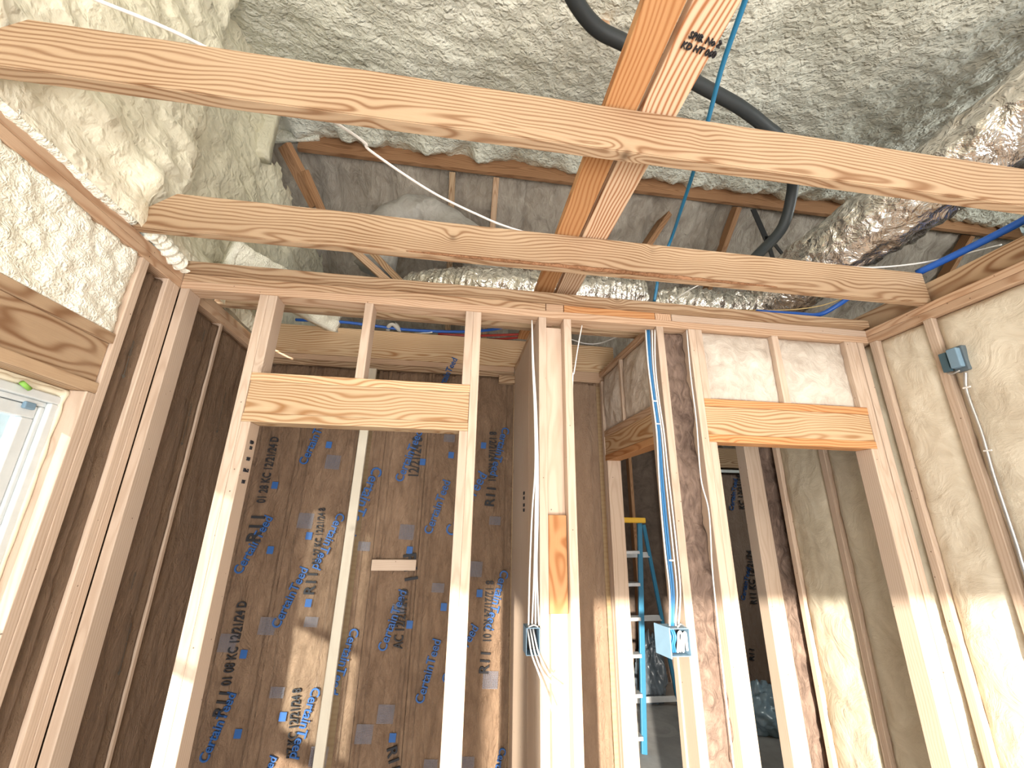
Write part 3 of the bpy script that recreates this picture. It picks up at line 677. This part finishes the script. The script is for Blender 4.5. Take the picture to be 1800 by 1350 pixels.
for i, (r, m, dx, lb) in enumerate(((.0052, BLUE, 0, 'thick blue cable stapled down the stud to the double box'), (.0036, WHITE, -6, 'white cable left of the thick blue cable'), (.0036, WHITE, 5, 'white cable right of the thick blue cable'), (.0036, WHITE, 10, 'outer right white cable beside the thick blue cable'), (.0045, BLUE, -3, 'thinner blue cable joining the double box'))):
    base = [(1141, 580), (1144, 640), (1151, 700), (1159, 760), (1164, 830), (1170, 900), (1177, 970), (1184, 1040), (1183, 1100)]
    pts = [hit(x+dx*(1-.3*math.sin(j*.8)), y, 'Y', -.008-(.004 if i == 0 else 0)) for j, (x, y) in enumerate(base)]
    cable(pts, r, m, lb)
for j, y in enumerate((705, 985, 745)):
    q = hit((1152, 1181, 1158)[j], y, 'Y', -.017)
    board('cable_staple', (q.x-.012, q.x+.012, q.y-.002, q.y+.003, q.z-.003, q.z+.003), WHITE, ['upper white cable staple on the blue cable stud', 'lower white cable staple on the blue cable stud', 'middle white cable staple on the blue cable stud'][j], 'staple', bev=.0008)
cable([hit(x, y, 'Y', -.004) for x, y in ((1207, 580), (1214, 660), (1224, 740), (1232, 840), (1246, 900), (1252, 1000), (1262, 1100), (1273, 1200), (1290, 1350))], .0032, WHITE, 'single white cable down the face of the stud right of the brown insulation')
cable([hit(x, y, 'Y', -.003) for x, y in ((1023, 572), (1016, 610), (1009, 655), (1007, 660))]+[(.5375, .03, 2.2), (.538, .03, 1.6), (.538, .03, 1.0)], .0030, WHITE, 'thin white cable at the right side of the bowed central stud')
# grey box and armoured cable on right wall
bg2 = empty('outlet_box', (2.23, -.37, 2.45), 'open dark grey electrical box on the right wall, armoured cable below it', 'electrical box')
board('box_body', (2.215, 2.262, -.40, -.345, 2.395, 2.51), flat('dark_grey_box', (.10, .13, .15), .5), parent=bg2, bev=.004)
board('box_cover', (2.190, 2.216, -.392, -.352, 2.41, 2.50), BOXB, parent=bg2, bev=.004)
board('box_flap', (2.200, 2.222, -.343, -.313, 2.405, 2.495), flat('slate_box', (.05, .10, .13), .5), parent=bg2, bev=.003)
tube('clamp', [(2.20, -.375, 2.395), (2.195, -.35, 2.388), (2.20, -.33, 2.395)], .004, STEEL, parent=bg2)
cp = [hit(x, y, 'X', 2.224) for x, y in ((1697, 655), (1700, 690), (1725, 760), (1745, 830), (1768, 900), (1788, 960), (1800, 1000))]+[Vector((2.22, -.352, 1.3)), Vector((2.22, -.35, .6))]
cb = tube('armoured_cable', cp, .0065, STEEL, 'silver armoured cable running down the right wall from the grey box', 'cable', seg=10, sub=40, rf=lambda t, a, p: .0065+.0012*math.sin(t*900))
for i, y in enumerate((681, 792)):
    q = hit((1699, 1736)[i], y, 'X', 2.214); board('cable_staple', (q.x-.003, q.x+.004, q.y-.014, q.y+.014, q.z-.003, q.z+.003), WHITE, ['white staple just under the grey box on the right wall', 'white staple lower on the armoured cable'][i], 'staple', bev=.0008)

# ------------------------------------------------------------------ attic
board('ridge_beam', (-1.40, 5.6, .96, 1.0, 4.52, 4.80), 'brown', 'brown ridge board across the attic, its top buried in foam', 'beam')
GS = 'dark roof braces descending behind the ridge board'
for (xa, xb, lb, m) in ((-.165, -.15, 'thin light brace hanging from the ridge board, farthest left', 'joist'), (.21, .22, 'second thin brace from the left behind the ridge board', 'plate'),
                     (2.47, 2.42, 'brown brace behind the ridge board, left of the big silver duct', 'brown'), (5.02, 5.0, 'brown brace right of the big silver duct', 'brown')):
    bar('roof_brace', (xa, 1.02, 4.53), (xb, 2.1, 3.45), .05, .09, m, label=lb, cat='brace', group=GS)
def zb(px, py, z): return tuple(hit(px, py, 'Z', z))
def yb(px, py, y): return tuple(hit(px, py, 'Y', y))
bar('rafter', hit(500, 255, 'Y', .75), hit(556, 362, 'Y', 1.0), .10, .05, 'brown', label='dark brown rafter end poking out of the left foam', cat='rafter')
bar('rafter', hit(535, 300, 'Y', .78), hit(572, 385, 'Y', 1.0), .05, .04, 'brown', label='short dark board beside the rafter end at the left foam', cat='rafter')
bar('attic_brace', hit(605, 425, 'Y', .50), hit(700, 512, 'Y', .36), .12, .04, 'plate', label='wide diagonal brace at the left of the lower silver duct', cat='brace')
bar('attic_brace', hit(650, 440, 'Y', .50), hit(728, 520, 'Y', .36), .04, .04, 'joist', label='narrow diagonal brace touching the dark foil end', cat='brace')
bar('attic_brace', hit(1170, 380, 'Y', 1.2), hit(1110, 470, 'Y', 1.0), .12, .05, 'brown', label='dark wood brace behind the blue pipe', cat='brace')
for i, (a, b2_, lb) in enumerate((((1045, -40), (1065, 66), 'hanging board end at the top edge, left of the orange tie board'), ((1128, -40), (1112, 40), 'hanging board end touching the orange tie board at the top edge'))):
    bar('hanger_board', hit(a[0], a[1], 'Y', -.45), hit(b2_[0], b2_[1], 'Y', -.45), .05, .04, 'plate', up=(0, 1, 0), label=lb, cat='board')
def crinkle(r, s=7., amp=.14, ribs=0):
    def f(t, a, p):
        q = Vector((math.cos(a)*1.2, math.sin(a)*1.2, t*9))
        v = r*(1+amp*nz(q, s*.25, 4)+.05*nz(q, s, 2))
        if ribs: v += .006*math.sin(t*ribs)
        return v
    return f
GD = 'insulated air ducts in the attic'
tube('flex_duct', [(2.45, -2.2, 3.62), (2.36, -1.4, 3.46), (2.27, -.8, 3.36), (2.17, -.3, 3.28), (2.09, .1, 3.22), (2.08, .5, 3.14), (2.06, .9, 3.05), (2.1, 1.4, 3.0)], .175, FOIL, 'large crinkled silver flexible duct descending at the right behind the joists', 'duct', GD, seg=48, sub=30, rf=crinkle(.178, 12, .10))
tube('flex_duct', [(-.34, .80, 3.20), (-.12, .64, 3.15), (.15, .52, 3.11), (.5, .46, 3.08), (.90, .45, 3.10), (1.12, .47, 3.10)], .15, FOIL, 'long silver foil duct lying behind the framed wall top, in the middle', 'duct', GD, seg=40, sub=26, rf=crinkle(.15, 10, .10, 260))
tube('flex_duct', [(1.26, .50, 3.08), (1.40, .44, 3.07), (1.6, .40, 3.04), (1.78, .42, 3.06), (1.90, .44, 3.07)], .13, FOIL, 'short dark crinkled foil duct at the right end of the row behind the wall top', 'duct', GD, seg=36, sub=26, rf=crinkle(.125, 12, .24))
tube('flex_duct', [hit(660, 470, 'Y', 1.1), hit(678, 405, 'Y', 1.1), hit(725, 378, 'Y', 1.1), hit(775, 392, 'Y', 1.1), hit(835, 440, 'Y', 1.05), hit(870, 500, 'Y', 1.0)], .15, DUL, 'humped grey flexible duct behind the farther joist, at the left', 'duct', GD, seg=32, sub=14, rf=crinkle(.15, 6, .14))
tube('foil_bundle', [(-.60, .85, 3.12), (-.50, .76, 3.10), (-.42, .68, 3.07)], .08, FOIL, 'dark crumpled foil end beside the diagonal braces', 'duct', GD, seg=30, sub=20, rf=crinkle(.08, 14, .25))
tube('line_set', [zb(985, -60, 3.6)]+[zb(x, y, 3.6) for x, y in ((1010, 0), (1050, 50), (1110, 82), (1235, 152), (1300, 188), (1345, 222), (1375, 250), (1392, 300))]+[zb(1392, 340, 3.55), zb(1375, 400, 3.4), zb(1335, 445, 3.25), zb(1300, 480, 3.1)], .030, BLACK,
     'thick black insulated line looping through the attic behind the joists', 'pipe', seg=16)
tube('pipe', [zb(x, y, 3.2) for x, y in ((1325, -50), (1310, 0), (1270, 115), (1245, 210), (1218, 305), (1200, 360), (1178, 425))]+[zb(1157, 470, 3.05), zb(1155, 500, 2.98), zb(1150, 530, 2.9)], .0085, flat('teal_blue_pipe', (.02, .17, .33), .3), 'thin teal-blue pipe hanging from the roof and crossing behind both joists', 'pipe')
tube('pipe', [zb(1900, 330, 3.02), zb(1800, 387, 3.0), zb(1700, 438, 2.98), zb(1612, 480, 2.96)], .017, PEXB, 'bright blue pipe at the right edge above the joist end', 'pipe')
tube('cable', [zb(60, -40, 2.965)]+[zb(x, y, 2.955) for x, y in ((170, 0), (355, 80), (580, 210), (640, 250), (655, 268), (760, 338), (850, 382), (895, 400))]+[(.4, -.2, 2.985), (.8, .0, 2.99)], .0055, WHITE, 'white cable slung diagonally across the tops of the joists', 'cable', 'attic cables', flatten=.6)
tube('cable', [zb(1480, 468, 2.96), zb(1540, 470, 2.97), zb(1620, 462, 3.0), zb(1700, 445, 3.02), zb(1760, 430, 3.05)], .004, WHITE, 'thin cream cable under the big silver duct near the joist end', 'cable', 'attic cables')
tube('pipe', [zb(1330, 548, 2.86), zb(1400, 552, 2.87), zb(1440, 553, 2.88), zb(1475, 535, 2.92), zb(1500, 520, 2.96), zb(1560, 500, 3.0)], .013, PEXB, 'dark blue pipe lying on the wall top at the right below the joist', 'pipe')
tube('cable', [zb(1180, 530, 2.95), zb(1215, 508, 2.97), zb(1245, 494, 3.0)], .003, WHITE, 'short white cable crossing the middle silver duct', 'cable', 'attic cables')
tube('cable', [zb(1290, 545, 2.90), zb(1380, 545, 2.91), zb(1440, 538, 2.93), zb(1490, 522, 2.96)], .003, flat('tan_cable', (.5, .36, .16), .5), 'thin tan cable above the dark blue pipe at the right', 'cable', 'attic cables')
# pipes over the closet
tube('pipe', [zb(520, 562, 2.97), zb(600, 566, 2.97), zb(660, 573, 2.97), zb(720, 580, 2.97), zb(800, 583, 2.97), zb(860, 580, 2.97), zb(905, 570, 2.97), zb(960, 555, 2.97)], .010, PEXB, 'blue pipe running level above the closet beam', 'pipe')
for i, (y0, y1, lb) in enumerate(((587, 590, 'upper red pipe beside the blue pipe above the closet'), (592, 597, 'lower red pipe beside the blue pipe above the closet'))):
    tube('pipe', [zb(770, y0, 2.965), zb(830, y1, 2.965), zb(880, y1-1, 2.965), zb(925, y0, 2.965)], .009, PEXR, lb, 'pipe', 'red pipes above the closet')
tube('cable', [zb(690, 603, 2.94), zb(700, 592, 2.955), zb(725, 587, 2.96), zb(760, 584, 2.96)], .0045, WHITE, 'loose white cable end drooping over the closet beam', 'cable', 'attic cables')
tube('cable', [zb(1005, 597, 2.96), zb(1030, 604, 2.955), zb(1055, 603, 2.955), zb(1090, 590, 2.97)], .004, WHITE, 'white cable sagging above the narrow nook', 'cable', 'attic cables')
tube('strap_loop', [zb(681, 592, 2.95), zb(683, 575, 2.97), zb(690, 570, 2.98), zb(697, 576, 2.97), zb(703, 582, 2.96), zb(700, 573, 2.98), zb(695, 569, 2.985)], .014, TAPE, 'crumpled cream strap looped over the blue pipe above the left door', 'strap', flatten=.5)
slab('spray_foam', (-1.23, .20, 2.90), (.38, .66, 0), (.03, -.01, .19), 30, 20, lambda u, v, b: .04*lump(b, 14)+.02*nz(b, 6), .05, F_WIN, 'white foam lumps above the closet in the left corner', 'insulation')
# lumpy foam bead along the left plate
tube('foam_bead', [(-1.262, -1.3+.08*i, 2.782+.006*math.sin(i*1.7)) for i in range(13)]+[(-1.262, -.34, 2.785)], .02, F_WIN, 'bright foam bead squeezed along the left wall plate between the joists', 'insulation', seg=14, sub=10,
     rf=lambda t, a, p: .016+.014*lump(p, 26)+.006*nz(p, 9))
tube('foam_bead', [(-1.25, -.26+.05*i, 2.79+.012*math.sin(i*1.3)) for i in range(6)], .03, F_WIN, 'ribbed foam roll behind the farther joist at the left plate', 'insulation', seg=14, sub=12,
     rf=lambda t, a, p: .030+.006*math.sin(t*42)+.006*nz(p, 9))
hk = empty('steel_strap', tuple(hit(1345, 400, 'Y', .8)), 'black forked steel bracket hanging behind the black insulated line', 'bracket')
bar('strap_arm', yb(1324, 368, .8), yb(1352, 432, .8), .055, .008, DARKR, up=(0, 1, 0), parent=hk)
bar('strap_arm', yb(1346, 415, .8), yb(1362, 465, .8), .04, .008, DARKR, up=(0, 1, 0), parent=hk)
bar('strap_arm', yb(1350, 415, .81), yb(1390, 465, .81), .035, .008, DARKR, up=(0, 1, 0), parent=hk)
# ------------------------------------------------------------------ stamps on lumber
def stamp(o, c, xd, n, s, txts, mat=INKK, lead=1.15, name='grade_stamp'):
    x = Vector(xd).normalized(); y = Vector(n).cross(x)
    for i, tx in enumerate(txts):
        me, w_, h_ = textmesh(tx, mat, .01); printed(o, name, me, Vector(c)-y*s*lead*i, x, n, s)
bpy.context.view_layer.update()
q = hit(1240, 70, 'Z', 2.9398)
stamp(tb, q, (1, .12, 0), (0, 0, -1), .022, ('SPIB. No 2', 'KD HT 060'))
for z in (1.86, 1.80): stamp(pb, (.3708, .40, z), (0, -1, 0), (-1, 0, 0), .022, ('SPF', 'HT'))
q = hit(1255+3, 785, 'Y', -.0005)
jl = [o for o in bpy.data.objects if o.get('label', '').startswith('shorter stud under the left end of the left')][0]
stamp(jl, (-.8495, .045, 2.02), (0, 1, 0), (1, 0, 0), .02, ('KD', '18', '', 'SPF', '', 'No 2', '', 'HT'))
# ------------------------------------------------------------------ room beyond: ladder, bag, kraft wall
lad = empty('step_ladder', (2.0, 2.45, 0), 'blue fiberglass step ladder with yellow top and aluminium bars, seen through the side doorway', 'ladder')
LY = 2.3
top = 1.755
xc = 1.68
def hp(x, y, Y): return tuple(hit(x, y, 'Y', Y))
c0, c1 = hit(1060, 908, 'Y', 2.2), hit(1132, 910, 'Y', 2.2)
board('top_cap', (c0.x, c1.x, 2.16, 2.36, c1.z-.05, c1.z), LADY, parent=lad, bev=.01)
def rails(nm, a, b, w_, m): bar(nm, a, b, w_, .025, m, up=(0, 1, 0), parent=lad)
fr0, fr1 = hit(1124, 918, 'Y', 2.20), hit(1127, 1246, 'Y', 1.93); fr1.z = 0
fl0, fl1 = hit(1064, 918, 'Y', 2.20), hit(1040, 1246, 'Y', 1.93); fl1.z = 0
rr0, rr1 = hit(1131, 922, 'Y', 2.32), hit(1192, 1228, 'Y', 2.72); rr1.z = .0
rl0, rl1 = hit(1066, 922, 'Y', 2.32), hit(1010, 1228, 'Y', 2.72); rl1.z = .0
rails('front_rail', fr0, fr1, .045, LADB); rails('front_rail', fl0, fl1, .045, LADB)
rails('rear_rail', rr0, rr1, .035, LADB); rails('rear_rail', rl0, rl1, .035, LADB)
for i in range(1, 7):
    f = i/6.4
    bar('step', fl0.lerp(fl1, f), fr0.lerp(fr1, f)-Vector((.02, 0, 0)), .08, .028, ALU, parent=lad)
for f in (.17, .52, .96):
    bar('rear_bar', rl0.lerp(rl1, f), rr0.lerp(rr1, f), .02, .05, ALU, parent=lad)
m0 = rl0.lerp(rl1, .96).lerp(rr0.lerp(rr1, .96), .62)
def bag(name, c, sx, sy, sz, mat, lb):
    bm = bmesh.new(); bmesh.ops.create_icosphere(bm, subdivisions=5, radius=1)
    for v in bm.verts:
        n = v.co.copy(); k = 1+.30*nz(n, 1.9)-.16*abs(nz(n, 3.2))-.07*abs(nz(n, 8))
        zz = n.z*k
        f = 1-.35*max(0, zz)
        v.co = Vector((n.x*k*sx*f, n.y*k*sy*f, max(-.75, zz)*sz+.75*sz))
    o = fin(name, bm, mat, None, True); o.location = c; return tag(o, lb, 'bag')
bag('plastic_bag', (2.12, 2.86, 0), .17, .14, .34, BAG, 'crumpled dark grey plastic bag on the floor behind the ladder')
q = hit(1355, 1290, 'Z', 0)
bag('plastic_bag', (q.x, q.y+.1, 0), .30, .22, .20, BAGW, 'pale blue plastic bundle on the floor seen through the right door')
q = hit(1158, 1281, 'Z', 0)
bm = bmesh.new(); n = 40
for k in range(n):
    a0, a1 = 2*math.pi*k/n, 2*math.pi*(k+1)/n
    vs = [bm.verts.new((r*math.cos(a)*(1+.05*nz((a, r, 0), 2)), r*math.sin(a), 0)) for r, a in ((.10, a0), (.15, a0), (.15, a1), (.10, a1))]; bm.faces.new(vs)
fl = [o for o in bpy.data.objects if o.name == 'floor'][0]
o = fin('floor_stain', bm, flat('dried_ring_stain', (.32, .31, .30), .8)); o.location = (q.x, q.y, .0015); par(o, fl)
kf = slab('kraft_batt', (2.95, 3.0, .06), (1.1, 0, 0), (0, 0, 2.23), 60, 100, krdisp(1.1), .12, kraft('kraft_paper_far', (.25, .17, .13), (.36, .27, .22)), 'printed kraft paper batt on the far wall seen through the right door', 'insulation')  # greyer kraft tone for the far wall batt
bpy.context.view_layer.update()
def ftext(p0, p1, body, mat, fit=1., hs=1.):
    a, b = hit(p0[0], p0[1], 'Y', 2.985), hit(p1[0], p1[1], 'Y', 2.985)
    me, w_, h_ = textmesh(body, mat, .012); s = (b-a).length/w_; printed(kf, 'printed_logo', me, (a+b)/2, b-a, (0, -1, 0), s, s*hs)
ftext((1306, 1055), (1316, 998), 'CertainTeed', INKB); ftext((1286, 897), (1293, 842), 'CertainTeed', INKB)
ftext((1326, 1062), (1318, 968), 'R11 KC 12/21/24', INKK, 1, 1.3); ftext((1306, 895), (1300, 835), 'KC 12/21/24', INKK, 1, 1.3)
ftext((1322, 1160), (1322, 1140), 'R11', INKK)
board('far_header', (2.9, 4.2, 2.93, 3.0, 2.36, 2.60), 'joist', 'dark header board at the top of the far wall seen through the right door', 'header')
board('white_trim_strip', (2.9, 4.2, 2.93, 2.99, 2.30, 2.335), VINYL, 'thin white strip under the far header', 'trim')
for i in range(4):
    x = 1.35+.42*i
    board('wall_stud', (x, x+.04, 3.21, 3.299, 0, 2.69), 'brown', ['dark stud on the far wall directly behind the ladder top', 'dark far wall stud right of the ladder rear rail', 'dark far wall stud above the grey bag', 'dark far wall stud left of the far kraft batt'][i], 'stud', 'dark studs on the far wall')
